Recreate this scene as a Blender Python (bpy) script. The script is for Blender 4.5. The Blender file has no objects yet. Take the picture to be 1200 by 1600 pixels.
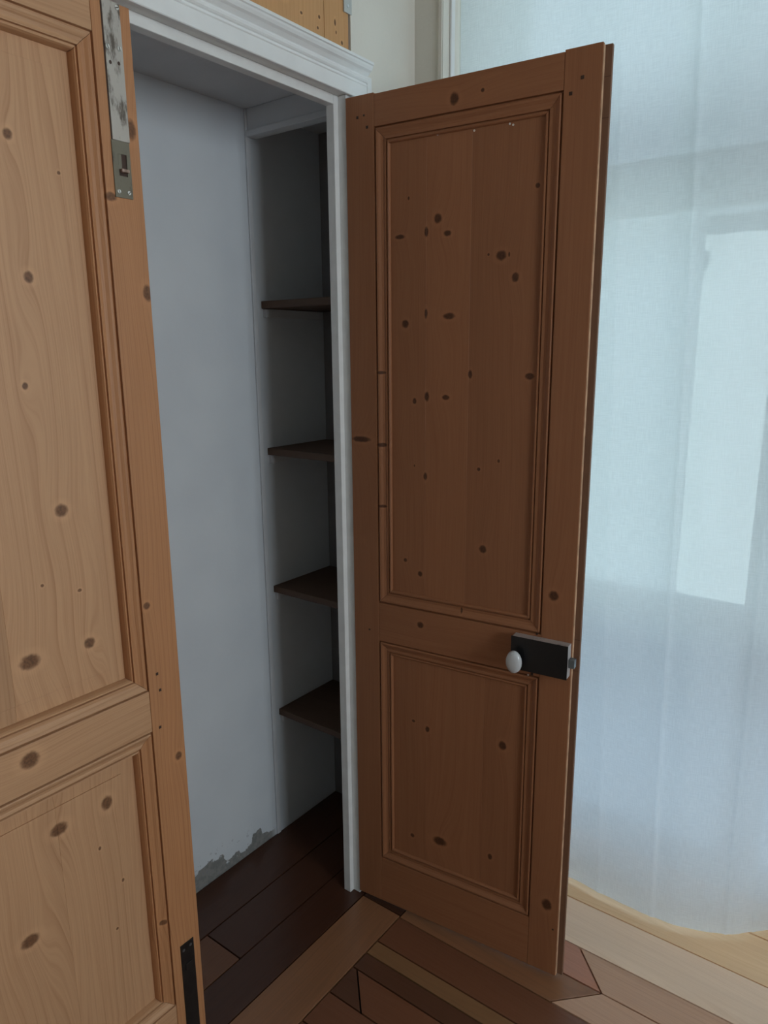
import bpy, bmesh, math, random
from mathutils import Matrix, Vector
random.seed(7)
S = bpy.context.scene
COL = S.collection

# ------------------------------------------------------------------ camera
cam_d = bpy.data.cameras.new('camera'); cam = bpy.data.objects.new('camera', cam_d); COL.objects.link(cam)
fw = Vector((0.77941, 0.58698, -0.21902)); ri = Vector((0.60007, -0.79990, -0.00831)); up = Vector((0.18007, 0.12495, 0.97568))
M = Matrix.Identity(4)
for i in range(3):
    M[i][0] = ri[i]; M[i][1] = up[i]; M[i][2] = -fw[i]
M[0][3], M[1][3], M[2][3] = -1.35897, -1.12225, 1.50599
cam.matrix_world = M
cam_d.sensor_fit = 'HORIZONTAL'; cam_d.sensor_width = 36; cam_d.lens = 1125.57 / 1200 * 36
cam_d.clip_start = 0.02
S.camera = cam
# ------------------------------------------------------------------ light
W = bpy.data.worlds.new('world'); S.world = W; W.use_nodes = True
wb = W.node_tree.nodes['Background']; wb.inputs[0].default_value = (0.62, 0.79, 1.0, 1); wb.inputs[1].default_value = 1.72

def area(name, loc, rot, sx, sy, power, color, portal=False):
    l = bpy.data.lights.new(name, 'AREA'); l.shape = 'RECTANGLE'; l.size = sx; l.size_y = sy
    l.energy = power; l.color = color
    if portal: l.cycles.is_portal = True
    o = bpy.data.objects.new(name, l); COL.objects.link(o); o.location = loc; o.rotation_euler = rot
    return o
# daylight coming in at the curtained window (sky portal); lamps added at two assumed, unseen windows
area('daylight_portal', (0.80, -0.84, 1.3), (0, math.radians(90), 0), 2.6, 1.6, 1, (1, 1, 1), True)
area('assumed_side_daylight', (0.66, -2.75, 1.75), (0, math.radians(90), 0), 1.5, 1.2, 40, (0.92, 0.97, 1.0))
area('assumed_back_daylight', (-.90, -3.92, 1.8), (math.radians(90), 0, 0), 1.05, 1.4, 41, (0.88, 0.95, 1.0))
sun_l = bpy.data.lights.new('sun', 'SUN'); sun_l.energy = 15.5; sun_l.color = (0.77, 0.94, 1.0); sun_l.angle = math.radians(3)
sun = bpy.data.objects.new('sun', sun_l); COL.objects.link(sun)
sun.rotation_euler = Vector((0.75, 0.25, -0.62)).to_track_quat('-Z', 'Y').to_euler()
S.view_settings.view_transform = 'Standard'; S.view_settings.look = 'None'
S.view_settings.gamma = 1; S.view_settings.exposure = 0.0; S.view_settings.use_curve_mapping = False
S.cycles.max_bounces = 12; S.cycles.transparent_max_bounces = 12; S.cycles.diffuse_bounces = 8

# ------------------------------------------------------------------ helpers
def link(name, me, parent=None):
    o = bpy.data.objects.new(name, me); COL.objects.link(o)
    if parent: o.parent = parent
    return o
def mk(name, vf, mat, parent=None, smooth=False, bevel=0, seg=2):
    V, F = vf
    me = bpy.data.meshes.new(name); me.from_pydata([tuple(v) for v in V], [], F); me.validate()
    bm = bmesh.new(); bm.from_mesh(me); bmesh.ops.recalc_face_normals(bm, faces=bm.faces); bm.to_mesh(me); bm.free()
    if mat: me.materials.append(mat)
    if smooth:
        for p in me.polygons: p.use_smooth = True
    o = link(name, me, parent)
    if bevel:
        b = o.modifiers.new('bevel', 'BEVEL'); b.width = bevel; b.segments = seg; b.limit_method = 'ANGLE'; b.angle_limit = 0.6
    return o
def box(x0, y0, z0, x1, y1, z1):
    V = [(x, y, z) for z in (z0, z1) for y in (y0, y1) for x in (x0, x1)]
    return V, [(0, 2, 3, 1), (4, 5, 7, 6), (0, 1, 5, 4), (2, 6, 7, 3), (0, 4, 6, 2), (1, 3, 7, 5)]
def join(*parts):
    V, F = [], []
    for v, f in parts:
        n = len(V); V += list(v); F += [tuple(i + n for i in q) for q in f]
    return V, F
def prism(poly, z0, z1):
    n = len(poly)
    V = [(x, y, z0) for x, y in poly] + [(x, y, z1) for x, y in poly]
    F = [tuple(range(n))[::-1], tuple(range(n, 2 * n))] + [(i, (i + 1) % n, n + (i + 1) % n, n + i) for i in range(n)]
    return V, F
def extrude_x(prof, x0, x1, cut0=None, cut1=None):
    """prof: list of (y,z); ends may be given as functions of (y,z) -> x for mitres"""
    n = len(prof)
    V = [((cut0(y, z) if cut0 else x0), y, z) for y, z in prof] + [((cut1(y, z) if cut1 else x1), y, z) for y, z in prof]
    F = [tuple(range(n)), tuple(range(n, 2 * n))[::-1]] + [(i, (i + 1) % n, n + (i + 1) % n, n + i) for i in range(n)]
    return V, F
def disc(cx, cz, y0, y1, rx, rz, n=20, dome=0.0, power=1.0):
    """round boss whose axis is local y; from y0 (back) to y1 (front)"""
    V, F = [], []
    rings = [(y0, 1.0), (y1, 1.0)] if not dome else [(y0, .82), (y0 + (y1 - y0) * .3, 1.0), (y0 + (y1 - y0) * .65, .93), (y0 + (y1 - y0) * .9, .66), (y1, .3)]
    for y, k in rings:
        for i in range(n):
            a = 2 * math.pi * i / n
            V.append((cx + rx * k * math.cos(a), y, cz + rz * k * math.sin(a)))
    for r in range(len(rings) - 1):
        for i in range(n):
            F.append((r * n + i, r * n + (i + 1) % n, (r + 1) * n + (i + 1) % n, (r + 1) * n + i))
    F.append(tuple(range(n))); F.append(tuple(range((len(rings) - 1) * n, len(rings) * n)))
    return V, F
def thing(name, label, cat, loc=(0, 0, 0), rotz=0, group=None):
    o = bpy.data.objects.new(name, None); COL.objects.link(o); o.location = loc; o.rotation_euler = (0, 0, rotz)
    o.empty_display_size = 0.1
    o['label'] = label; o['category'] = cat
    if group: o['group'] = group
    return o
def tag(o, label, cat, group=None):
    o['label'] = label; o['category'] = cat
    if group: o['group'] = group
    return o
def struct(o):
    o['kind'] = 'structure'; return o

# ------------------------------------------------------------------ materials
class NT:
    def __init__(s, name):
        s.m = bpy.data.materials.new(name); s.m.use_nodes = True; s.t = s.m.node_tree
        s.b = s.t.nodes['Principled BSDF']; s.out = s.t.nodes['Material Output']
    def n(s, typ, **kw):
        o = s.t.nodes.new(typ)
        for k, v in kw.items(): setattr(o, k, v)
        return o
    def link(s, a, b): s.t.links.new(a, b)
    def setin(s, sock, v):
        if hasattr(v, 'is_output'): s.link(v, sock)
        else: sock.default_value = v
    def math(s, op, a, b=0.0, c=0.0, clamp=False):
        o = s.n('ShaderNodeMath', operation=op, use_clamp=clamp)
        for i, v in enumerate((a, b, c)): s.setin(o.inputs[i], v)
        return o.outputs[0]
    def vmath(s, op, a, b=(0, 0, 0), out=0):
        o = s.n('ShaderNodeVectorMath', operation=op)
        s.setin(o.inputs[0], a); s.setin(o.inputs[1], b); return o.outputs[out]
    def rng(s, v, a, b, c=0.0, d=1.0, interp='SMOOTHSTEP'):
        o = s.n('ShaderNodeMapRange', interpolation_type=interp)
        for i, x in enumerate((v, a, b, c, d)): s.setin(o.inputs[i], x)
        return o.outputs[0]
    def mix(s, f, a, b, blend='MIX'):
        o = s.n('ShaderNodeMix', data_type='RGBA', blend_type=blend)
        s.setin(o.inputs[0], f); s.setin(o.inputs[6], a if hasattr(a, 'is_output') else (*a, 1)); s.setin(o.inputs[7], b if hasattr(b, 'is_output') else (*b, 1))
        return o.outputs[2]
    def noise(s, vec, scale, detail=3, rough=.5):
        o = s.n('ShaderNodeTexNoise'); s.link(vec, o.inputs['Vector']); o.inputs['Scale'].default_value = scale
        o.inputs['Detail'].default_value = detail; o.inputs['Roughness'].default_value = rough
        return o.outputs[0]
    def bump(s, h, dist, strength=1.0):
        o = s.n('ShaderNodeBump'); o.inputs['Distance'].default_value = dist; o.inputs['Strength'].default_value = strength
        s.link(h, o.inputs['Height']); s.link(o.outputs[0], s.b.inputs['Normal'])

def wood(name, base, late, knots=(), axis='z', freq=42, rough=.5, seed=0.0, contrast=.55, knotcol=(.055, .022, .009), dirty=None, spec=.35, cathedral=1.0, blotch=.25):
    """pine: rings run along `axis`; knots = [(a, b, ra, rb)] in object coordinates (a across, b along)."""
    s = NT(name)
    tc = s.n('ShaderNodeTexCoord'); sep = s.n('ShaderNodeSeparateXYZ'); s.link(tc.outputs['Object'], sep.inputs[0])
    X, Y, Z = sep.outputs
    if axis == 'z': A, B, D = X, Z, Y
    elif axis == 'x': A, B, D = Z, X, Y
    elif axis == 'fx': A, B, D = Y, X, Z     # floor board running along x
    else: A, B, D = X, Y, Z                  # floor board running along y
    # slow wander of the growth rings, stretched along the grain
    cv = s.n('ShaderNodeCombineXYZ'); s.setin(cv.inputs[0], s.math('MULTIPLY', A, 3.2)); s.setin(cv.inputs[1], s.math('MULTIPLY', B, .22)); s.setin(cv.inputs[2], s.math('ADD', D, seed))
    w1 = s.noise(cv.outputs[0], 1.6, 2, .45)
    ring = s.math('ADD', A, s.math('MULTIPLY', w1, .33 * cathedral))
    ksum = None; kring = None; halo = None
    kw_ = s.n('ShaderNodeTexNoise'); s.link(tc.outputs['Object'], kw_.inputs['Vector']); kw_.inputs['Scale'].default_value = 110; kwob = s.math('MULTIPLY', s.math('SUBTRACT', kw_.outputs[0], .5), .9)
    for (ka, kb, ra, rb) in knots:
        if axis == 'x': ka, kb, ra, rb = kb, ka, rb, ra
        da = s.math('MULTIPLY', s.math('SUBTRACT', A, ka), 1 / ra); db = s.math('MULTIPLY', s.math('SUBTRACT', B, kb), 1 / rb)
        d2 = s.math('ADD', s.math('MULTIPLY', da, da), s.math('MULTIPLY', db, db))
        d2 = s.math('ADD', d2, kwob)
        k = s.rng(d2, 1.5, .35)
        hh = s.rng(d2, 5.0, 1.0)
        halo = hh if halo is None else s.math('MAXIMUM', halo, hh)
        ksum = k if ksum is None else s.math('MAXIMUM', ksum, k)
        if min(ra, rb) > .0045:
            # rings bend round the bigger knots
            e = s.math('ADD', s.math('MULTIPLY', s.math('MULTIPLY', da, da), .12), s.math('MULTIPLY', s.math('MULTIPLY', db, db), .02))
            g = s.math('MULTIPLY', s.math('DIVIDE', 1.0, s.math('ADD', e, 1.0)), ra * 1.7)
            kring = g if kring is None else s.math('ADD', kring, g)
    if kring is not None: ring = s.math('ADD', ring, kring)
    ph = s.math('MULTIPLY', ring, freq * 6.283)
    fr_ = s.math('FRACT', s.math('MULTIPLY', ring, freq * 1.7))
    sw = s.math('MULTIPLY', s.math('POWER', fr_, 7.0), s.rng(fr_, 1.0, .97))
    mod = s.noise(cv.outputs[0], 4.0, 2)
    sw = s.math('MULTIPLY', sw, s.rng(mod, .3, .65, .25, 1.0))
    # fine fibres
    fv = s.n('ShaderNodeCombineXYZ'); s.setin(fv.inputs[0], s.math('MULTIPLY', ring, 420.0)); s.setin(fv.inputs[1], s.math('MULTIPLY', B, 5.0)); s.setin(fv.inputs[2], s.math('ADD', D, seed * 2))
    fib = s.noise(fv.outputs[0], 1.0, 3, .6)
    bl = s.noise(cv.outputs[0], 2.7, 3, .6)
    col = s.mix(s.math('MULTIPLY', sw, contrast), base, late)
    col = s.mix(s.math('MULTIPLY', s.rng(fib, .35, .75), .38), col, late)
    col = s.mix(s.math('MULTIPLY', s.rng(bl, .35, .8), blotch), col, tuple(c * .62 for c in base))
    if knots:
        col = s.mix(s.math('MULTIPLY', halo, .22), col, tuple(min(1, c * 1.35) for c in base))
        kn = s.noise(tc.outputs['Object'], 260, 2)
        kc = s.mix(s.rng(kn, .3, .7), knotcol, tuple(c * 2.0 for c in knotcol))
        col = s.mix(s.math('MULTIPLY', ksum, .9), col, kc)
    if dirty:
        dn = s.noise(tc.outputs['Object'], 9, 4)
        dz = s.math('MULTIPLY', s.rng(Z, dirty, 0.0), s.rng(dn, .2, .65, .45, 1.0))
        col = s.mix(s.math('MULTIPLY', dz, .97), col, (.02, .011, .007))
    s.link(col, s.b.inputs['Base Color'])
    s.b.inputs['Roughness'].default_value = rough; s.b.inputs['Specular IOR Level'].default_value = spec
    h = s.math('ADD', s.math('MULTIPLY', sw, .5), s.math('MULTIPLY', fib, .6))
    s.bump(h, .0006, .5)
    return s.m

def plain(name, col, rough=.6, metal=0, var=.06, scale=20, bump=.0, spec=.5):
    s = NT(name); tc = s.n('ShaderNodeTexCoord')
    n = s.noise(tc.outputs['Object'], scale, 4)
    s.link(s.mix(s.rng(n, .3, .7), tuple(c * (1 - var) for c in col), tuple(min(1, c * (1 + var)) for c in col)), s.b.inputs['Base Color'])
    s.b.inputs['Roughness'].default_value = rough; s.b.inputs['Metallic'].default_value = metal
    s.b.inputs['Specular IOR Level'].default_value = spec
    if bump: s.bump(s.noise(tc.outputs['Object'], 120, 4), bump)
    return s.m

def worn_metal(name, col, dark, rough, scale, amt):
    s = NT(name); tc = s.n('ShaderNodeTexCoord')
    mp = s.n('ShaderNodeMapping'); mp.inputs['Scale'].default_value = (1, 1, .35); s.link(tc.outputs['Object'], mp.inputs[0])
    n = s.noise(mp.outputs[0], scale, 5, .65)
    s.link(s.mix(s.rng(n, amt, amt + .14), col, dark), s.b.inputs['Base Color'])
    s.b.inputs['Roughness'].default_value = rough; s.b.inputs['Metallic'].default_value = .35
    s.bump(n, .0004)
    return s.m

WALL = plain('plaster_white', (.70, .725, .74), .85, var=.025, scale=6, bump=.0006, spec=.2)
WALL_WARM = plain('plaster_room', (.74, .72, .65), .85, var=.03, scale=5, bump=.0006, spec=.2)
CLOSET = plain('closet_paint', (.64, .66, .68), .8, var=.03, scale=7, bump=.0005, spec=.25)
GLOSS = plain('white_gloss_paint', (.78, .79, .78), .38, var=.03, scale=30, bump=.0002)
SUB = plain('gap_dark', (.012, .008, .006), .9)

def closet_back_mat():
    s = NT('closet_back_paint'); tc = s.n('ShaderNodeTexCoord'); sep = s.n('ShaderNodeSeparateXYZ'); s.link(tc.outputs['Object'], sep.inputs[0])
    X, Z = sep.outputs[0], sep.outputs[2]
    n1 = s.noise(tc.outputs['Object'], 26, 4, .6); n2 = s.noise(tc.outputs['Object'], 70, 3, .6)
    # bare plaster strip left where a skirting was taken off, ragged upper edge
    ea = s.math('MULTIPLY', s.rng(X, -.155, -.175), .034)
    eb = s.math('MULTIPLY', s.math('MULTIPLY', s.rng(X, -.062, -.050), s.rng(X, -.012, -.018)), .030)
    edge = s.math('ADD', s.math('MULTIPLY', s.rng(n1, .30, .70), .022), s.math('ADD', s.math('ADD', ea, eb), .016))
    m = s.rng(s.math('SUBTRACT', edge, Z), -.0015, .0015)
    m = s.math('MULTIPLY', m, s.rng(X, .05, .02))
    chip = s.math('MULTIPLY', s.math('MULTIPLY', s.rng(n2, .63, .66), s.rng(Z, .11, .06)), s.rng(X, -.02, -.12))
    base = s.mix(s.rng(s.noise(tc.outputs['Object'], 5, 3), .3, .7), (.62, .66, .70), (.66, .70, .735))
    pl = s.mix(s.rng(n2, .35, .65), (.20, .205, .20), (.27, .265, .25))
    col = s.mix(m, base, pl); col = s.mix(s.math('MULTIPLY', chip, .7), col, (.22, .235, .25))
    s.link(col, s.b.inputs['Base Color']); s.b.inputs['Roughness'].default_value = .8; s.b.inputs['Specular IOR Level'].default_value = .25
    s.bump(s.math('ADD', s.math('MULTIPLY', m, -.5), s.math('MULTIPLY', s.noise(tc.outputs['Object'], 90, 3), .15)), .0015)
    return s.m

def linen():
    s = NT('sheer_linen'); t = s.t; t.nodes.remove(s.b)
    tc = s.n('ShaderNodeTexCoord'); sep = s.n('ShaderNodeSeparateXYZ'); s.link(tc.outputs['UV'], sep.inputs[0])
    U, V = sep.outputs[0], sep.outputs[1]     # metres along the cloth
    wv = s.n('ShaderNodeCombineXYZ'); s.setin(wv.inputs[0], s.math('MULTIPLY', U, 1.0)); s.setin(wv.inputs[1], s.math('MULTIPLY', V, .045))
    n1 = s.noise(wv.outputs[0], 620, 2, .6)
    wh = s.n('ShaderNodeCombineXYZ'); s.setin(wh.inputs[0], s.math('MULTIPLY', U, .045)); s.setin(wh.inputs[1], s.math('MULTIPLY', V, 1.0))
    n2 = s.noise(wh.outputs[0], 620, 2, .6)
    th = s.math('MULTIPLY', s.math('ADD', n1, n2), .5)
    thick = s.rng(th, .36, .64)
    dif = s.n('ShaderNodeBsdfDiffuse'); tr = s.n('ShaderNodeBsdfTranslucent'); tp = s.n('ShaderNodeBsdfTransparent')
    c1 = s.mix(thick, (.83, .87, .90), (.88, .92, .95))
    s.link(c1, dif.inputs[0]); s.link(c1, tr.inputs[0])
    tp.inputs[0].default_value = (1, 1, 1, 1)
    a = s.n('ShaderNodeMixShader'); a.inputs[0].default_value = .52; s.link(dif.outputs[0], a.inputs[1]); s.link(tr.outputs[0], a.inputs[2])
    b = s.n('ShaderNodeMixShader'); s.setin(b.inputs[0], s.rng(thick, 0, 1, .925, .962, 'LINEAR')); s.link(tp.outputs[0], b.inputs[1]); s.link(a.outputs[0], b.inputs[2])
    bp_ = s.n('ShaderNodeBump'); bp_.inputs['Distance'].default_value = .0004; s.link(th, bp_.inputs['Height'])
    s.link(bp_.outputs[0], dif.inputs['Normal'])
    s.link(b.outputs[0], s.out.inputs['Surface'])
    return s.m

def translucent_panel():  # lower window panel made translucent to brighten the foot of the curtain
    s = NT('translucent_panel_mat'); s.t.nodes.remove(s.b)
    tr = s.n('ShaderNodeBsdfTranslucent'); tr.inputs[0].default_value = (.80, .83, .87, 1)
    df = s.n('ShaderNodeBsdfDiffuse'); df.inputs[0].default_value = (.85, .88, .88, 1)
    mx = s.n('ShaderNodeMixShader'); mx.inputs[0].default_value = .15; s.link(tr.outputs[0], mx.inputs[1]); s.link(df.outputs[0], mx.inputs[2])
    s.link(mx.outputs[0], s.out.inputs['Surface']); return s.m

def glass_mat():
    s = NT('window_glass'); s.t.nodes.remove(s.b)
    tp = s.n('ShaderNodeBsdfTransparent'); tp.inputs[0].default_value = (.94, .97, .96, 1)
    gl = s.n('ShaderNodeBsdfGlossy'); gl.inputs['Roughness'].default_value = .02
    fr = s.n('ShaderNodeFresnel'); fr.inputs['IOR'].default_value = 1.45
    mx = s.n('ShaderNodeMixShader'); s.link(fr.outputs[0], mx.inputs[0]); s.link(tp.outputs[0], mx.inputs[1]); s.link(gl.outputs[0], mx.inputs[2])
    s.link(mx.outputs[0], s.out.inputs['Surface']); return s.m

# ------------------------------------------------------------------ room shell
XR = 0.273          # room face of the window wall
ZC = 2.85
xl, xr_open = -1.114, 0.0
ZO = 2.062          # height of the cupboard opening
# wall with the cupboard: pieces round the two openings (opening itself is filled by trim and doors)
ucx0, ucx1, ucz0, ucz1 = -1.13, 0.024, 2.150, 2.74
for bb in ((-3.6, 0, xl - .045, ZC), (xr_open + .045, 0, XR, ZC), (xl - .045, 2.105, ucx0, ZC), (ucx1, 2.105, xr_open + .045, ZC),
           (ucx0, 2.105, ucx1, ucz0), (ucx0, ucz1, ucx1, ZC)):
    struct(mk('wall_back', box(bb[0], 0, bb[1], bb[2], .045, bb[3]), WALL_WARM))
ZF = 2.113; D = .3775
struct(mk('wall_closet_back', box(-1.25, D, -.04, .34, D + .06, ZF + .05), closet_back_mat()))
struct(mk('wall_closet_right', box(.335, .045, -.04, .40, D, ZF + .05), plain('niche_side_shade', (.25, .25, .26), .9)))  # darker than the closet paint: niche shade put into the colour
struct(mk('wall_closet_left', box(-1.25, .045, -.04, -1.19, D, ZF + .05), CLOSET))
struct(mk('ceiling_closet', box(-1.19, .045, ZF, .335, D, ZF + .04), CLOSET))
# window wall: embrasure from y=-.082 to y=-1.62, up to 2.62
wy0, wy1, wzt = -.082, -1.62, 2.66
XO = .70
struct(mk('wall_right', join(box(XR, wy0, -.04, XO, .045, ZC), box(XR, -4.0, -.04, XO, -3.4, ZC), box(XR, -2.1, -.04, XO, wy1, ZC), box(XR, -3.4, -.04, XO, -2.1, 1.0), box(XR, -3.4, 2.5, XO, -2.1, ZC), box(XR, wy1, wzt, XO, wy0, ZC)), WALL_WARM))
# far part of the room behind the viewer, with unseen windows assumed for the daylight
ROOM_DIM = plain('room_far_paint', (.34, .325, .30), .9)  # unseen walls and ceiling kept dark to cut light bounced into the niche
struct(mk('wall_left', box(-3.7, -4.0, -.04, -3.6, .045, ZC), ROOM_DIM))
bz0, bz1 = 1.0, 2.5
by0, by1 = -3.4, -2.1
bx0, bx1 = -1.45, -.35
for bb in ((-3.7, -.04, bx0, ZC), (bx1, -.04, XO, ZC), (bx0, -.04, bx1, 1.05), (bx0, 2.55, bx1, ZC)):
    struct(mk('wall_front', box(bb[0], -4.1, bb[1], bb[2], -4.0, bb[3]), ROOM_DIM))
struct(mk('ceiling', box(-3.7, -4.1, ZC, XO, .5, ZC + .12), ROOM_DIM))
GL = glass_mat()
w2 = struct(bpy.data.objects.new('window_2', None)); COL.objects.link(w2)
mk('window_frame', join(box(.68, by0, bz0, .72, by0 + .05, bz1), box(.68, by1 - .05, bz0, .72, by1, bz1), box(.68, by0 + .05, bz0, .72, by1 - .05, bz0 + .05), box(.68, by0 + .05, bz1 - .05, .72, by1 - .05, bz1)), GLOSS, w2)
w3 = struct(bpy.data.objects.new('window_3', None)); COL.objects.link(w3)
mk('window_frame', join(box(bx0, -4.08, 1.05, bx0 + .05, -4.03, 2.55), box(bx1 - .05, -4.08, 1.05, bx1, -4.03, 2.55), box(bx0 + .05, -4.08, 1.05, bx1 - .05, -4.03, 1.1), box(bx0 + .05, -4.08, 2.5, bx1 - .05, -4.03, 2.55)), GLOSS, w3)
mk('pane', box(bx0 + .05, -4.06, 1.1, bx1 - .05, -4.055, 2.5), GL, w3)
mk('pane', box(.695, by0 + .05, bz0 + .05, .70, by1 - .05, bz1 - .05), GL, w2)

# ------------------------------------------------------------------ floor: planks, each its own piece
fl = struct(mk('floor', box(-3.6, -4.0, -.04, XO, D, -.022), SUB))
tones = {
 'red':   ((.19, .080, .042), (.14, .050, .023)),
 'dark':  ((.075, .029, .016), (.055, .021, .011)),  # near-black on the closet boards holds the cupboard's shade
 'brown': ((.170, .070, .034), (.12, .055, .028)),
 'tan':   ((.29, .135, .066), (.19, .095, .050)),
 'light': ((.27, .140, .065), (.19, .105, .050)),
 'pale':  ((.93, .68, .485), (.76, .50, .32)),  # pale wood, lifted further to carry the curtain's reflection
 'yellow': ((.93, .63, .37), (.76, .46, .23)),  # lifted likewise for the reflection of the curtain
 'red_lit': ((.52, .235, .145), (.34, .145, .085)),  # lit copy of red, curtain light put into the colour
 'tan_lit': ((.60, .355, .225), (.42, .235, .150)),  # lit copy of tan, brightened for light spilling from the curtain
 'umber': ((.115, .050, .028), (.08, .033, .018)),  # dark board tone, with a shadow band put into the colour
}
FM = {}
for ti, (k, (a, b)) in enumerate(tones.items()):
    for ax in ('fx', 'fy'):
        FM[k, ax] = wood('floor_%s_%s' % (k, ax), a, b, axis=ax, freq=34, rough=.27, seed=ti * 3.1, contrast=.4, spec=.4, blotch=.3)
G = .0018
def clip_gap(poly, g=G):
    # inset a convex polygon by g
    n = len(poly); area2 = sum(poly[i][0] * poly[(i + 1) % n][1] - poly[(i + 1) % n][0] * poly[i][1] for i in range(n))
    if area2 < 0: poly = poly[::-1]
    lines = []
    for i in range(n):
        (x0, y0), (x1, y1) = poly[i], poly[(i + 1) % n]
        L = math.hypot(x1 - x0, y1 - y0); nx, ny = -(y1 - y0) / L, (x1 - x0) / L
        lines.append((nx, ny, nx * x0 + ny * y0 + g))
    out = []
    for i in range(n):
        a1, b1, c1 = lines[i - 1]; a2, b2, c2 = lines[i]; d = a1 * b2 - a2 * b1
        if abs(d) < 1e-9: out.append(poly[i]); continue
        out.append(((c1 * b2 - c2 * b1) / d, (a1 * c2 - a2 * c1) / d))
    return out
def plank(poly, tone, ax, g=G):
    dz = random.uniform(-.0006, .0)
    o = mk('floor_plank', prism(clip_gap(poly, g), -.022, dz), FM[tone, ax], fl, bevel=.0005, seg=1)
    return o
R4 = lambda x0, y0, x1, y1: [(x0, y0), (x1, y0), (x1, y1), (x0, y1)]
# boards parallel to the cupboard wall
for (y0, y1, cuts) in ((-.142, -.012, [(-3.6, 'brown'), (-1.9, 'tan'), (-1.02, 'tan'), (.002, None)]),
                       (-.012, .104, [(-3.6, 'tan'), (-1.5, 'brown'), (-.62, 'dark'), (.335, None)]),
                       (.104, .232, [(-1.19, 'brown'), (-.355, 'dark'), (.335, None)]),
                       (.232, D, [(-1.19, 'dark'), (-.45, 'dark'), (.335, None)])):
    for i in range(len(cuts) - 1):
        x0, x1 = cuts[i][0], cuts[i + 1][0]
        if y0 == -.012 and x1 < -1.0:
            pass
        plank(R4(x0, y0, x1, y1), cuts[i][1], 'fx')
# piece between the border board and the window recess, behind the open leaf
plank(R4(.002, -.142, .19, -.012), 'dark', 'fy')
# boards running away from the wall with 45 degree cut ends
P = 1.05
def colboards(x0, x1, ystart_l, ystart_r, seq, ax='fy'):
    """seq: list of (length, tone); cut line from (x0, ystart_l) to (x1, ystart_r)"""
    yl, yr = ystart_l, ystart_r
    for (yl2, yr2, tone) in seq:
        plank([(x0, yl), (x1, yr), (x1, yr2), (x0, yl2)], tone, ax); yl, yr = yl2, yr2
colboards(.343, .50, -.012, -.012, [(-1.75, -1.75, 'yellow'), (-3.9, -3.9, 'pale')])
colboards(.50, .70, -.012, -.012, [(-1.7, -1.7, 'yellow'), (-3.9, -3.9, 'yellow')])
colboards(.19, .343, -.012, -.012, [(-1.60, -1.60, 'pale'), (-3.9, -3.9, 'tan')])
colboards(.09, .19, -.142, -.142, [(-.671, -.575, 'red_lit'), (-1.62, -1.52, 'tan_lit'), (-2.6, -2.5, 'brown'), (-3.9, -3.9, 'tan')])
colboards(-.004, .09, -.142, -.142, [(-.580, -.671, 'tan'), (-1.52, -1.62, 'tan_lit'), (-2.5, -2.6, 'red'), (-3.9, -3.9, 'brown')])
colboards(-.103, -.004, -.142, -.142, [(-.98, -.88, 'red'), (-2.0, -1.9, 'brown'), (-3.9, -3.9, 'tan')])
colboards(-.150, -.103, -.142, -.142, [(-.96, -.96, 'light'), (-2.0, -2.0, 'brown'), (-3.9, -3.9, 'tan')])
colboards(-.203, -.150, -.142, -.142, [(-.90, -.96, 'umber'), (-2.0, -2.0, 'brown'), (-3.9, -3.9, 'red')])
# the mitred piece near the border board
plank([(-.293, -.142), (-.203, -.142), (-.203, -.155), (-.293, -.240)], 'umber', 'fy')
colboards(-.293, -.203, -.240, -.155, [(-1.05, -.96, 'red'), (-2.1, -2.0, 'brown'), (-3.9, -3.9, 'tan')])
colboards(-.388, -.293, -.142, -.142, [(-.96, -1.05, 'red'), (-2.0, -2.1, 'tan'), (-3.9, -3.9, 'brown')])
x = -.388; tl = ['brown', 'tan', 'red', 'light', 'dark']; k = 0
while x > -3.55:
    x2 = max(-3.6, x - .16 if x < -1.3 else x - .097)
    colboards(x2, x, -.142, -.142, [(-1.0 - .3 * (k % 3), -1.0 - .3 * (k % 3), tl[k % 5]), (-2.4, -2.4, tl[(k + 2) % 5]), (-3.9, -3.9, tl[(k + 3) % 5])])
    x = x2; k += 1

# ------------------------------------------------------------------ door frame of the cupboard (painted), trim
fr = struct(bpy.data.objects.new('trim_1', None)); COL.objects.link(fr)
def jamb(side):
    # painted post with a rebate for the leaf, and an inner stop with a thin bead
    if side > 0:
        a = mk('jamb_post', box(.0035, .001, .0, .044, .044, 2.062), GLOSS, fr, bevel=.0015)
        b = mk('jamb_stop', box(-.012, .023, .0, .0035, .046, 2.062), GLOSS, fr, bevel=.0015)
    else:
        a = mk('jamb_post', box(xl - .044, .001, .0, xl - .0035, .044, 2.062), GLOSS, fr, bevel=.0015)
        b = mk('jamb_stop', box(xl - .0035, .023, .0, xl + .012, .046, 2.062), GLOSS, fr, bevel=.0015)
jamb(1); jamb(-1)
mk('frame_head', box(xl - .044, .001, 2.0625, .044, .044, 2.104), GLOSS, fr, bevel=.001)
mk('head_stop', box(xl + .0125, .023, 2.042, -.0125, .046, 2.0622), GLOSS, fr, bevel=.0015)
# thin edge strips standing beside the leaf
CH = plain('casing_paint', (.80, .82, .82), .45, var=.02, scale=20)
# side casing right of the opening (mostly behind the open leaf) and left
mk('side_casing', box(.012, -.016, 0, .078, -.0005, 2.058), CH, fr, bevel=.003)
mk('side_casing', box(xl - .078, -.016, 0, xl - .012, -.0005, 2.058), CH, fr, bevel=.003)
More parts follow.
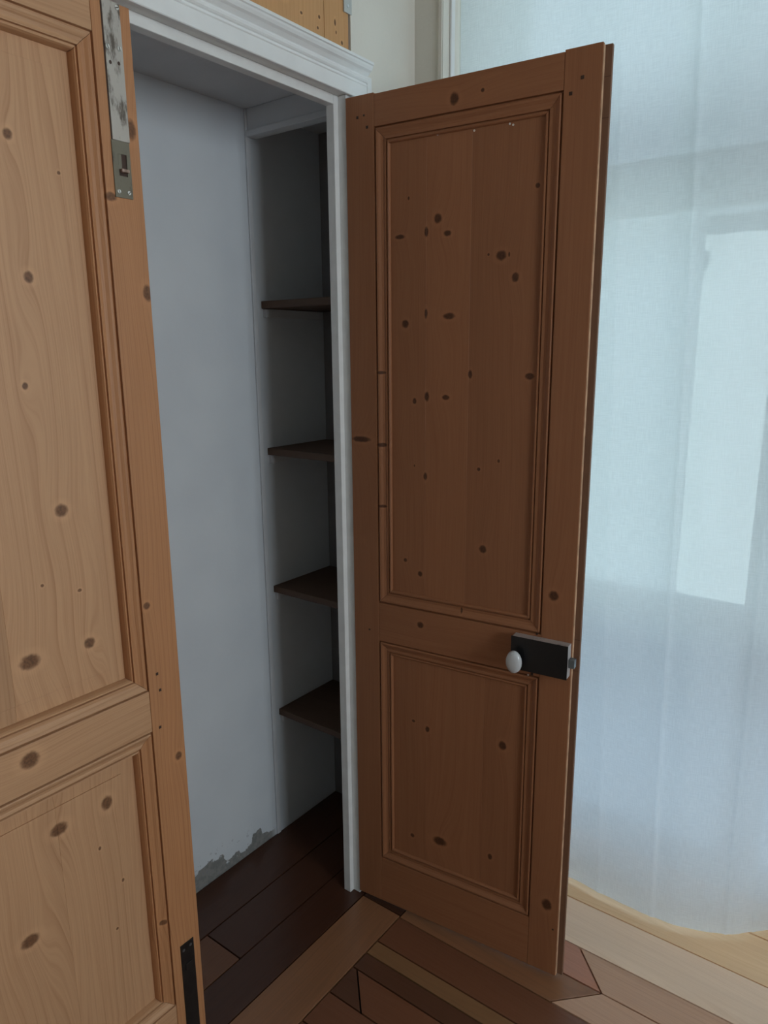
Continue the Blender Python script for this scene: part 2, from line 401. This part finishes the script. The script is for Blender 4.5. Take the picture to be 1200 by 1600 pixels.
# moulded head: profile (y, z)
prof = [(-.0005, 2.060), (-.012, 2.060), (-.014, 2.0615), (-.014, 2.089), (-.0165, 2.091), (-.0165, 2.093), (-.013, 2.0945), (-.013, 2.0965),
        (-.017, 2.098), (-.020, 2.101), (-.021, 2.105), (-.0185, 2.1075), (-.0185, 2.109), (-.022, 2.111), (-.029, 2.117), (-.036, 2.121),
        (-.0405, 2.127), (-.042, 2.131), (-.046, 2.133), (-.046, 2.139), (-.044, 2.1405), (-.0005, 2.1455)]
prof = [(y * .68, z if z < 2.11 else 2.11 + (z - 2.11) * .85) for y, z in prof]
endx = lambda y, z: .067
hm = struct(mk('trim_2', extrude_x(prof, xl - .10, .0, None, endx), CH))
# small return piece under the end of the moulding
mk('return_block', box(.0672, -.0115, 2.060, .084, -.0005, 2.112), CH, hm, bevel=.002)

# architrave bead in the window corner and embrasure lining
t4 = struct(mk('trim_4', box(XR - .005, -.0815, 0, XR - .0005, -.071, ZC - .002), WALL_WARM, bevel=.002))
t5 = struct(mk('trim_5', box(XR + .028, -.0885, 0, XR + .045, -.0825, wzt - .002), CH, bevel=.002))

# ------------------------------------------------------------------ closet interior: batten, fascia, shelves
SHW = wood('shelf_wood', (.115, .066, .042), (.065, .036, .022), axis='fy', freq=30, rough=.6, seed=9)
bat = mk('trim_6', box(.047, D - .006, .0, .062, D - .0003, 2.112), CLOSET, bevel=.0015); struct(bat)
hd = mk('trim_7', join(box(.052, .048, 2.060, .072, D - .0065, 2.1125), box(.047, .048, 2.045, .080, D - .0065, 2.060)), CLOSET, bevel=.0015); struct(hd)
shz = [(1.640, 'dark stained shelf at eye level in the cupboard, topmost of the four'),
       (1.236, 'dark stained cupboard shelf, second from the top'),
       (.823, 'dark stained cupboard shelf, third from the top'),
       (.422, 'brown cupboard shelf, lowest of the four, at knee height')]
for i, (z, lab) in enumerate(shz):
    c = mk('shelf_cleat', box(.086, D - .012, z - .043, .32, D - .0003, z - .021), CLOSET, bevel=.001)
    sh = mk('shelf', box(.080, .05, z - .020, .334, D - .0005, z), SHW, bevel=.0015)
    tag(sh, lab, 'shelf', 'shelves in the cupboard')
    c.parent = sh

# ------------------------------------------------------------------ panelled door leaves
PIN_L = dict(base=(.53, .305, .165), late=(.33, .155, .072))
PIN_LS = dict(base=(.48, .228, .102), late=(.32, .128, .052))
PIN_R = dict(base=(.335, .143, .066), late=(.235, .088, .038))
mprof = [(0, 0), (.0004, .0060), (.0022, .0062), (.0034, .0006), (.0055, -.0006), (.009, .0006), (.014, .004), (.019, .0055), (.0235, .0045), (.0250, .0045), (.0256, .0090), (.0270, .0090),
         (.0285, .0045), (.031, .0042), (.0330, .0060), (.0345, .0110), (.0350, .0165)]
def strip(a, b, fixed, direc, vert, pr):
    """mitred moulding strip; a..b along, `fixed` is its outer edge, direc = +1/-1 towards the panel"""
    V, n = [], len(pr)
    for end, sgn in ((a, 1), (b, -1)):
        for t, d in pr:
            al = end + sgn * t; ac = fixed + direc * t
            V.append((ac, d, al) if vert else (al, d, ac))
    # back points
    for end, sgn in ((a, 1), (b, -1)):
        V.append((fixed, pr[-1][1] + .0005, end) if vert else (end, pr[-1][1] + .0005, fixed))
        t = pr[-1][0]; V.append((fixed + direc * t, pr[-1][1] + .0005, end + sgn * t) if vert else (end + sgn * t, pr[-1][1] + .0005, fixed + direc * t))
    F = [(i, i + 1, n + i + 1, n + i) for i in range(n - 1)]
    b0o, b0i, b1o, b1i = 2 * n, 2 * n + 1, 2 * n + 2, 2 * n + 3
    F += [tuple([b0o] + list(range(n)) + [b0i]), tuple([b1i] + list(range(2 * n - 1, n - 1, -1)) + [b1o]), (b0o, b0i, b1i, b1o), (0, n, b1o, b0o), (n - 1, b0i, b1i, 2 * n - 1)]
    return V, F

def leaf(root, Wd, H0, H1, fst, panels, cols, knots, thick, board_cuts, field, mid, dirt=None, toprail_drop=.003, mw=1.0, tint=None, stcols=None, knotcol=(.040, .014, .006), con=.5, cath=1.0, pd=.0150):
    pr = [(t * mw, d if t < .033 else d * (pd + .0015) / .0165) for t, d in mprof]
    kw = dict(stcols or cols, knots=knots, dirty=dirt, contrast=con, knotcol=knotcol)
    m_st1 = wood('pine_stile', seed=1.3 + root.location.x, freq=60, cathedral=.25, **kw)
    m_st2 = wood('pine_stile_free', seed=4.7 + root.location.x, freq=55, cathedral=.3, **kw)
    m_rail = wood('pine_rail', axis='x', seed=2.2 + root.location.x, freq=38, cathedral=.5, **dict(kw, **cols))
    hs = .073
    b = .0012
    mk('stile', box(0, 0, H0, hs, thick, H1), m_st1, root, bevel=b)
    mk('stile', box(Wd - fst, 0, H0, Wd, thick, H1 + toprail_drop * 0), m_st2, root, bevel=b)
    s0, s1 = hs + .0004, Wd - fst - .0004
    (l0, l1), (u0, u1) = panels
    mk('bottom_rail', box(s0, .0003, H0, s1, thick, l0 - .0004), m_rail, root, bevel=b)
    mk('middle_rail', box(s0, .0003, l1 + .0004, s1, thick, u0 - .0004), m_rail, root, bevel=b)
    mk('top_rail', box(s0, .0003, u1 + .0004, s1, thick, H1 - toprail_drop), m_rail, root, bevel=b)
    # panels made of glued boards, raised field
    for pi, (z0, z1) in enumerate(panels):
        xs = [s0 - .002] + board_cuts[pi] + [s1 + .002]
        for i in range(len(xs) - 1):
            bs = dict(cols)
            k = tint[pi][i] if tint else 1.0
            bs['base'] = tuple(c * k for c in cols['base']); bs['late'] = tuple(c * k for c in cols['late'])
            kk = [q for q in knots if xs[i] - .02 < q[0] < xs[i + 1] + .02 and z0 - .02 < q[1] < z1 + .02]
            mb = wood('pine_panel', seed=7.1 * (i + 1) + pi * 3.3 + root.location.x, freq=26, knots=kk, dirty=dirt, contrast=con, cathedral=cath, knotcol=knotcol, **bs)
            inl = s0 + pr[-1][0]; inr = s1 - pr[-1][0]; f = field
            x0, x1 = xs[i], xs[i + 1]
            parts = [box(x0, pd, z0 - .002, x1, thick - .001, z1 + .002)]
            fx0, fx1 = max(x0, inl + f), min(x1, inr - f)
            if field and fx1 > fx0:
                zz0, zz1 = z0 + pr[-1][0] + f, z1 - pr[-1][0] - f
                parts.append(box(fx0, pd - .0025, zz0, fx1, pd + .0002, zz1))
            mk('panel_board', join(*parts), mb, root, bevel=.0005, seg=1)
        a0, a1, c0, c1 = s0 - .0002, s1 + .0002, z0 - .0002, z1 + .0002
        mk('moulding', strip(c0 + .0009, c1 - .0009, a0, 1, True, pr), m_st1, root)
        mk('moulding', strip(c0 + .0009, c1 - .0009, a1, -1, True, pr), m_st2, root)
        mk('moulding', strip(a0, a1, c1, -1, False, pr), m_rail, root)
        mk('moulding', strip(a0, a1, c0, 1, False, pr), m_rail, root)

WL = .567
# left leaf (closed)
LX = -1.114
left = thing('cupboard_door', 'closed light pine panelled cupboard door on the left with grey bolt at its top', 'door', (LX, 0, 0), 0)
kl = [(-.763, 1.823, .007, .008), (-.755, 1.621, .008, .009), (-.780, 1.456, .005, .006), (-.743, 1.249, .011, .011), (-.825, 1.007, .017, .013), (-.718, 1.004, .010, .010),
      (-.811, .683, .016, .012), (-.717, .683, .011, .014), (-.884, .504, .016, .012), (-.853, .846, .016, .014), (-.562, 1.868, .010, .016), (-.5535, 1.607, .009, .014),
      (-.608, 1.044, .0075, .007), (-.564, .712, .008, .009), (-.726, 1.104, .004, .003), (-.688, 1.782, .003, .003), (-.630, .364, .008, .006),
      (-.61, 1.757, .011, .007), (-.93, 1.33, .012, .01), (-1.0, .95, .009, .012), (-.79, 1.13, .003, .003), (-.74, .60, .003, .004), (-.722, .41, .003, .003), (-.70, .505, .003, .004)]
kl = [(a - LX, b, c, d) for a, b, c, d in kl]
leaf(left, WL, .012, 2.052, .071, [(.150, .790), (.875, 1.998)], PIN_L, kl, .0225,
     [[.12, .30], [.13, .257]], .028, None, mw=1.03, knotcol=(.080, .034, .015), tint=[[.85, 1.0, 1.0], [.85, .9, 1.03]], stcols=PIN_LS, con=.75, cath=.9, pd=.0195)
# right leaf (open, seen from its inner side)
ANG = math.atan2(-math.sin(1.6730), -math.cos(1.6730))
right = thing('cupboard_door', 'open reddish pine panelled cupboard door with white knob and black lock', 'door', (0.0, -.0012, 0), ANG)
kr = [(.267, 2.007, .010, .012), (.33, 2.012, .004, .004), (.227, 1.782, .009, .010), (.375, 1.696, .011, .010), (.407, 1.651, .008, .009), (.256, 1.578, .014, .007), (.146, 1.564, .009, .009),
      (.309, 1.453, .005, .009), (.445, 1.450, .010, .007), (.202, 1.402, .006, .011), (.170, 1.391, .005, .007), (.250, 1.401, .009, .006), (.199, 1.217, .005, .009),
      (.348, 1.060, .009, .009), (.186, .976, .006, .007), (.521, .981, .011, .011), (.192, .849, .009, .008), (.410, .582, .010, .011), (.208, .568, .006, .008),
      (.246, .258, .019, .012), (.538, .203, .012, .015), (.168, .580, .005, .004), (.199, 1.585, .004, .011), (.199, 1.757, .005, .010), (.133, 1.752, .012, .005),
      (.250, 1.750, .009, .006), (.448, 1.823, .005, .005), (.155, 1.83, .0025, .004), (.334, 1.244, .004, .004), (.381, 1.266, .003, .004),
      (.028, 1.296, .026, .007), (.086, 1.285, .014, .005), (.086, 1.455, .012, .004), (.086, 1.135, .012, .004), (.145, 1.005, .005, .005), (.300, .905, .003, .008),
      (.346, 1.70, .0025, .003), (.392, 1.697, .002, .005), (.17, 1.24, .002, .003), (.165, .245, .006, .006), (.386, .268, .006, .008)]
leaf(right, WL, .012, 2.052, .071, [(.148, .783), (.886, 1.983)], PIN_R, kr, .011,
     [[.205, .36], [.199, .305]], .0, .16, mw=1.06, tint=[[1, 1.03, .96], [.98, 1.06, .94]], con=.3, cath=.45)
M_EDGE = wood('pine_edge', (.20, .105, .062), (.14, .066, .036), freq=60, seed=3, cathedral=.2)
# outer layer of the right leaf: the rebate lip that laps over the other leaf
lip = mk('rebate_lip', box(WL - .06, .0112, .012, WL + .0145, .0205, 2.050), M_EDGE, right, bevel=.0012)
mk('outer_rail', box(0.0, .0112, .012, WL - .0605, .0205, .20), M_EDGE, right, bevel=.001)
mk('outer_rail', box(0.0, .0112, 1.95, WL - .0605, .0205, 2.050), M_EDGE, right, bevel=.001)
mk('outer_rail', box(0.0, .0112, .80, WL - .0605, .0205, .88), M_EDGE, right, bevel=.001)
mk('outer_stile', box(0.0, .0112, .2005, .06, .0205, .7995), M_EDGE, right, bevel=.001)
mk('outer_stile', box(0.0, .0112, .8805, .06, .0205, 1.9495), M_EDGE, right, bevel=.001)
ed = mk('lit_edge', box(WL + .0002, .0010, .014, WL + .0014, .0105, 2.048), plain('pine_lit_edge', (.60, .385, .24), .6, var=.2, scale=40), right)  # added strip: light catching the arris is put into its pale colour
ed['label'] = 'pale edge of the door, light put into its colour'
# tenon ends on the rebate face
TEN = plain('tenon_dark', (.12, .055, .03), .7)
for z in (1.995, 1.925, .885, .812):
    mk('tenon_joint', box(WL + .0006, .0107, z, WL + .0138, .0114, z + .0016), TEN, right)
# pegs
PEG = plain('peg_dark', (.045, .02, .011), .6)
for (a, b, r) in [(.031, 2.008, .0028), (.048, 2.010, .002), (.056, 1.985, .0028), (.531, 1.999, .0032), (.510, 1.975, .0032), (.045, .808, .0024), (.479, .787, .003), (.487, .885, .002), (.556, .141, .0022)]:
    mk('dowel_peg', box(a - r, -.0008, b - r, a + r, .004, b + r), PEG, right, bevel=.0004, seg=1)
for (a, b) in [(-.598, .903), (-.594, .868), (-.601, .792)]:
    mk('dowel_peg', box(a - LX - .0028, -.0006, b - .0028, a - LX + .0028, .004, b + .0028), PEG, left, bevel=.0004, seg=1)
# nails whose heads glint along the panel edges
NAIL = plain('nail_steel', (.75, .74, .76), .3, 1.0)
for (a, b) in [(.225, 1.948), (.309, 1.943), (.386, 1.944), (.393, 1.941), (.471, .784)]:
    mk('nail_head', disc(a, b, .013 if b > 1 else -.0006, .009 if b > 1 else -.002, .0022, .0022, 8), NAIL, right)

# rim lock
BLK = plain('lock_black', (.012, .012, .013), .35, .2, spec=.5)
LWH = worn_metal('lock_case_grey', (.50, .47, .46), (.30, .27, .26), .5, 60, .55)
lock = mk('rim_lock', box(.438, -.0245, .804, .5655, -.0003, .880), LWH, right, bevel=.001)
lock['label'] = 'black rim lock case with grey sides'
mk('lock_plate', box(.4365, -.0262, .803, .5660, -.0247, .881), BLK, lock, bevel=.0005)
mk('latch_bolt', box(.5660, -.0185, .829, .5790, -.0035, .849), worn_metal('latch_steel', (.17, .20, .21), (.08, .09, .10), .4, 80, .5), lock, bevel=.001)
PORC = plain('porcelain', (.58, .61, .63), .12, var=.01, spec=.6)
kb = mk('knob', disc(.4520, .8285, -.040, -.056, .0185, .0265, 28, dome=1), PORC, lock, smooth=True)
kb['label'] = 'oval white porcelain knob'
mk('knob_stem', disc(.4520, .8285, -.0262, -.041, .007, .007, 14), BLK, lock)

# flush bolt at the top of the left leaf
STL = worn_metal('bolt_strip_grey', (.46, .43, .39), (.13, .11, .09), .55, 38, .50)
BRS = worn_metal('bolt_plate_brassy', (.17, .155, .115), (.09, .085, .07), .45, 50, .52)
SCR = plain('screw_steel', (.66, .66, .63), .35, .7, var=.1, scale=200)
L = lambda x: x - LX
fb = mk('flush_bolt', box(L(-.5985), -.0022, 1.846, L(-.5665), .004, 2.051), STL, left, bevel=.0005)
fb['label'] = 'grey worn metal bolt strip'
mk('bolt_groove', box(L(-.6005), -.0006, 1.846, L(-.5986), .003, 2.051), PEG, left)
# lower plate with a cut-out slot (four bars round the hole)
px0, px1, pz0, pz1 = L(-.6015), L(-.5685), 1.758, 1.8455
hx0, hx1, hz0, hz1 = L(-.5915), L(-.5755), 1.792, 1.826
pl = mk('bolt_plate', join(box(px0, -.0022, pz0, px1, .002, hz0), box(px0, -.0022, hz1, px1, .002, pz1), box(px0, -.0022, hz0, hx0, .002, hz1), box(hx1, -.0022, hz0, px1, .002, hz1)), BRS, left)
mk('slot_recess', box(hx0, -.0004, hz0, hx1, .0015, hz1), PEG, pl)
mk('bolt_slide', box(hx0 + .0005, -.0018, hz0 + .010, hx0 + .0065, .001, hz1), BRS, pl, bevel=.0005)
mk('bolt_lever', box(hx0 + .001, -.0095, hz0 + .005, hx1 - .0005, -.0004, hz0 + .0105), worn_metal('lever_copper', (.42, .30, .25), (.25, .17, .13), .4, 90, .5), pl, bevel=.0015)
def screw(x, z, par, ang, r=.0036, y=-.0022):
    o = mk('screw', disc(x, z, y + .0006, y - .0011, r, r, 14), SCR, par, smooth=False)
    dx, dz = math.cos(ang) * r * .9, math.sin(ang) * r * .9; nx, nz = -math.sin(ang) * .0005, math.cos(ang) * .0005
    V = [(x + dx + nx, y - .0014, z + dz + nz), (x + dx - nx, y - .0014, z + dz - nz), (x - dx - nx, y - .0014, z - dz - nz), (x - dx + nx, y - .0014, z - dz + nz)]
    V += [(a, y - .0009, c) for a, b_, c in V]
    F = [(0, 1, 2, 3), (7, 6, 5, 4), (0, 4, 5, 1), (1, 5, 6, 2), (2, 6, 7, 3), (3, 7, 4, 0)]
    bpy_o = mk('screw_slot', (V, F), PEG, None)
    bpy_o.parent = par
    return o
screw(L(-.5945), 1.983, fb, 1.9); screw(L(-.573), 1.985, fb, 1.8); screw(L(-.572), 2.0545 - .010, fb, .4)
for (a, b) in ((-.5915, 1.961), (-.576, 1.963)):
    mk('screw_hole', disc(L(a), b, -.0018, -.0026, .0024, .003, 10), PEG, fb)
screw(L(-.595), 1.767, pl, 1.9, .0032); screw(L(-.576), 1.767, pl, .8, .0032)
# black bolt at the bottom of the left leaf
BK2 = plain('bolt_black', (.014, .0125, .012), .4, .2, var=.3, scale=60)
lb = mk('lower_bolt', box(L(-.5975), -.0020, .034, L(-.5640), .004, .281), BK2, left, bevel=.0005)
lb['label'] = 'black bolt plate'
mk('bolt_knob', box(L(-.589), -.0040, .215, L(-.572), -.0021, .232), BK2, lb, bevel=.0015)
DSC = plain('screw_dull', (.16, .165, .17), .4, .6)
for a, b in ((-.591, .268), (-.573, .270)):
    mk('screw', disc(L(a), b, -.0016, -.0032, .0033, .0033, 12), DSC, lb)

# ------------------------------------------------------------------ cupboard above (only its bottom corner is in view)
uc = thing('overhead_cupboard_door', 'pine cupboard door corner above the white moulded lintel, with a small steel hinge', 'door', (ucx0, 0, ucz0), 0)
uk = [(1.055, .040, .0035, .004), (1.05, .018, .003, .003), (1.127, .012, .0035, .0045), (1.105, .045, .003, .007), (1.108, .027, .002, .004), (1.0, .03, .004, .003), (.95, .05, .01, .01)]
UM = wood('pine_overhead', (.62, .345, .15), (.44, .215, .08), knots=uk, freq=30, seed=5)
UM2 = wood('pine_overhead_stile', (.60, .33, .14), (.44, .215, .08), knots=uk, freq=55, seed=8, cathedral=.3)
wdt = ucx1 - ucx0; ht = ucz1 - ucz0
mk('panel', box(.0872, .004, .002, wdt - .0842, .022, ht - .002), UM, uc, bevel=.001)
mk('stile', box(.002, .003, .002, .0868, .022, ht - .002), UM2, uc, bevel=.001)
mk('stile', box(wdt - .0838, .003, .002, wdt - .004, .022, ht - .002), UM2, uc, bevel=.001)
hg = mk('hinge', box(wdt - .022, -.0012, .074, wdt + .004, .0028, .17), worn_metal('hinge_steel', (.52, .54, .52), (.30, .30, .28), .45, 60, .58), uc, bevel=.0005)
for (a, b) in ((wdt - .010, .088), (wdt - .010, .12)):
    mk('screw', disc(a, b, -.001, -.0024, .003, .003, 12), NAIL, hg)
struct(mk('wall_behind_overhead', box(ucx0 - .03, .046, 2.16, ucx1 + .03, .06, ZC), SUB))

# ------------------------------------------------------------------ window in the embrasure
w1 = struct(bpy.data.objects.new('window_1', None)); COL.objects.link(w1)
WX = .60
FR = translucent_panel()
WP = plain('window_paint', (.80, .81, .80), .4, var=.03)
yc = -.852
def wbox(name, y0, y1, z0, z1, x0=WX, x1=WX + .045, mat=WP, par=w1, bev=.003):
    return mk(name, box(x0, min(y0, y1), z0, x1, max(y0, y1), z1), mat, par, bevel=bev)
wbox('window_frame', wy0 - .002, wy0 - .05, .0, wzt - .002, WX - .01, WX + .06)
wbox('window_frame', wy1 + .05, wy1 + .002, .0, wzt - .002, WX - .01, WX + .06)
wbox('transom', wy1 + .051, wy0 - .051, 1.885, 1.965, WX - .01, WX + .06)
wbox('window_frame', wy1 + .051, wy0 - .051, wzt - .06, wzt - .002, WX - .01, WX + .06)
for (ya, yb) in ((wy0 - .053, yc + .001), (yc - .001, wy1 + .053)):
    st = .045
    cas = wbox('casement', ya, ya - st, .02, 1.883)
    wbox('casement_stile', yb + st, yb, .02, 1.883, par=cas)
    wbox('casement_rail', ya - st, yb + st, 1.838, 1.883, par=cas)
    wbox('casement_rail', ya - st, yb + st, .775, .845, par=cas)
    wbox('casement_rail', ya - st, yb + st, .02, .12, par=cas)
    wbox('lower_panel', ya - st, yb + st, .12, .775, WX + .015, WX + .025, mat=FR, par=cas, bev=0)
    wbox('panel_moulding', ya - st - .02, yb + st + .02, .745, .76, WX + .005, WX + .016, par=cas)
    wbox('pane', ya - st, yb + st, .845, 1.838, WX + .02, WX + .024, mat=GL, par=cas, bev=0)
    wbox('transom_pane', ya - .01, yb + .01, 1.966, wzt - .061, WX + .02, WX + .024, mat=GL, bev=0)
wbox('transom_bar', yc - .03, yc + .03, 1.966, wzt - .061)

# ------------------------------------------------------------------ sheer curtain
def catmull(pts, t):
    n = len(pts) - 1; x = t * n; i = min(int(x), n - 1); f = x - i
    p0, p1, p2, p3 = pts[max(i - 1, 0)], pts[i], pts[i + 1], pts[min(i + 2, n)]
    return tuple(.5 * (2 * b + (c - a) * f + (2 * a - 5 * b + 4 * c - d) * f * f + (3 * b - a - 3 * c + d) * f ** 3) for a, b, c, d in zip(p0, p1, p2, p3))
bot = [(.370, -.095), (.392, -.22), (.400, -.33), (.400, -.45), (.391, -.57), (.388, -.666), (.398, -.76), (.440, -.865), (.500, -.932), (.545, -.99), (.535, -1.08), (.47, -1.18), (.42, -1.30), (.40, -1.45)]
top = [(.346, -.0855), (.350, -.18), (.345, -.28), (.352, -.38), (.346, -.49), (.354, -.60), (.347, -.71), (.356, -.82), (.350, -.93), (.350, -1.04), (.344, -1.15), (.352, -1.27), (.345, -1.39), (.35, -1.52)]
NU, NV = 260, 60
V, F, UVs = [], [], []
zt, zb = 2.58, .012
for j in range(NV + 1):
    v = j / NV; z = zt + (zb - zt) * v
    k = v ** 1.6
    for i in range(NU + 1):
        u = i / NU
        a = catmull(top, u); b = catmull(bot, u)
        fold = .0012 * math.sin(u * 61 + 1.5 * math.sin(v * 3 + u * 9)) * (1 - .45 * v) + .0008 * math.sin(u * 113 + 4 * v)
        x = a[0] * (1 - k) + b[0] * k + fold; y = a[1] * (1 - k) + b[1] * k
        # sharp pressed creases
        for uc_, w in ((.30, .002), (.415, .003), (.55, .003), (.615, .002)):
            d = abs(u - uc_ - .01 * math.sin(v * 4)) / .007
            if d < 1: x -= w * (1 - d)
        V.append((x, y, z)); UVs.append((u * 1.55, z))
for j in range(NV):
    for i in range(NU):
        a = j * (NU + 1) + i; F.append((a, a + 1, a + NU + 2, a + NU + 1))
me = bpy.data.meshes.new('curtain'); me.from_pydata(V, [], F); me.materials.append(linen())
uvl = me.uv_layers.new(name='UVMap')
for lp in me.loops: uvl.data[lp.index].uv = UVs[lp.vertex_index]
for p in me.polygons: p.use_smooth = True
cur = link('curtain', me)
tag(cur, 'sheer white linen curtain hanging to the floor in front of the bright window', 'curtain')
# track it hangs from
tr = mk('curtain_track', box(.332, wy1 + .004, 2.585, .368, wy0 - .004, 2.605), CH, bevel=.002)
tag(tr, 'white track above the window that holds the sheer curtain', 'track')
for i in range(14):
    y = -.10 - i * .108
    mk('glider', box(.346, y - .004, 2.578, .354, y + .004, 2.5855), CH, tr)

# ------------------------------------------------------------------ outside: facades added for the bright and dim areas in the curtain
FAC = plain('facade_render', (.80, .80, .77), .9, var=.05, scale=1.5)
hs_ = thing('neighbour_house', 'tall pale rendered house across the yard, added to make the bright patch in the curtain', 'building', (10, -3, -3))
mk('wall', box(0, -8, 0, 6, 4.9, 6.25), FAC, hs_)
RF = plain('roof_slate', (.13, .14, .155), .7)
mk('upper_storey', box(-.25, -8.2, 6.26, 6, 5.2, 13), plain('slate_cladding', (.30, .32, .34), .85), hs_)  # dark storey added to dim the curtain above the bright patch
gb = thing('grey_house', 'dim grey house added to darken the curtain left of the bright patch', 'building', (8.0, 1.35, -3))
mk('wall', box(0, 0, 0, .6, 9, 6.35), plain('facade_grey', (.30, .32, .33), .9), gb)
mk('roof', box(-.3, 0, 6.35, 1.2, 9.2, 6.5), RF, gb)
gr = struct(mk('ground', box(1.2, -25, -3.1, 40, 25, -3.0), plain('yard_ground', (.30, .31, .28), .9)))
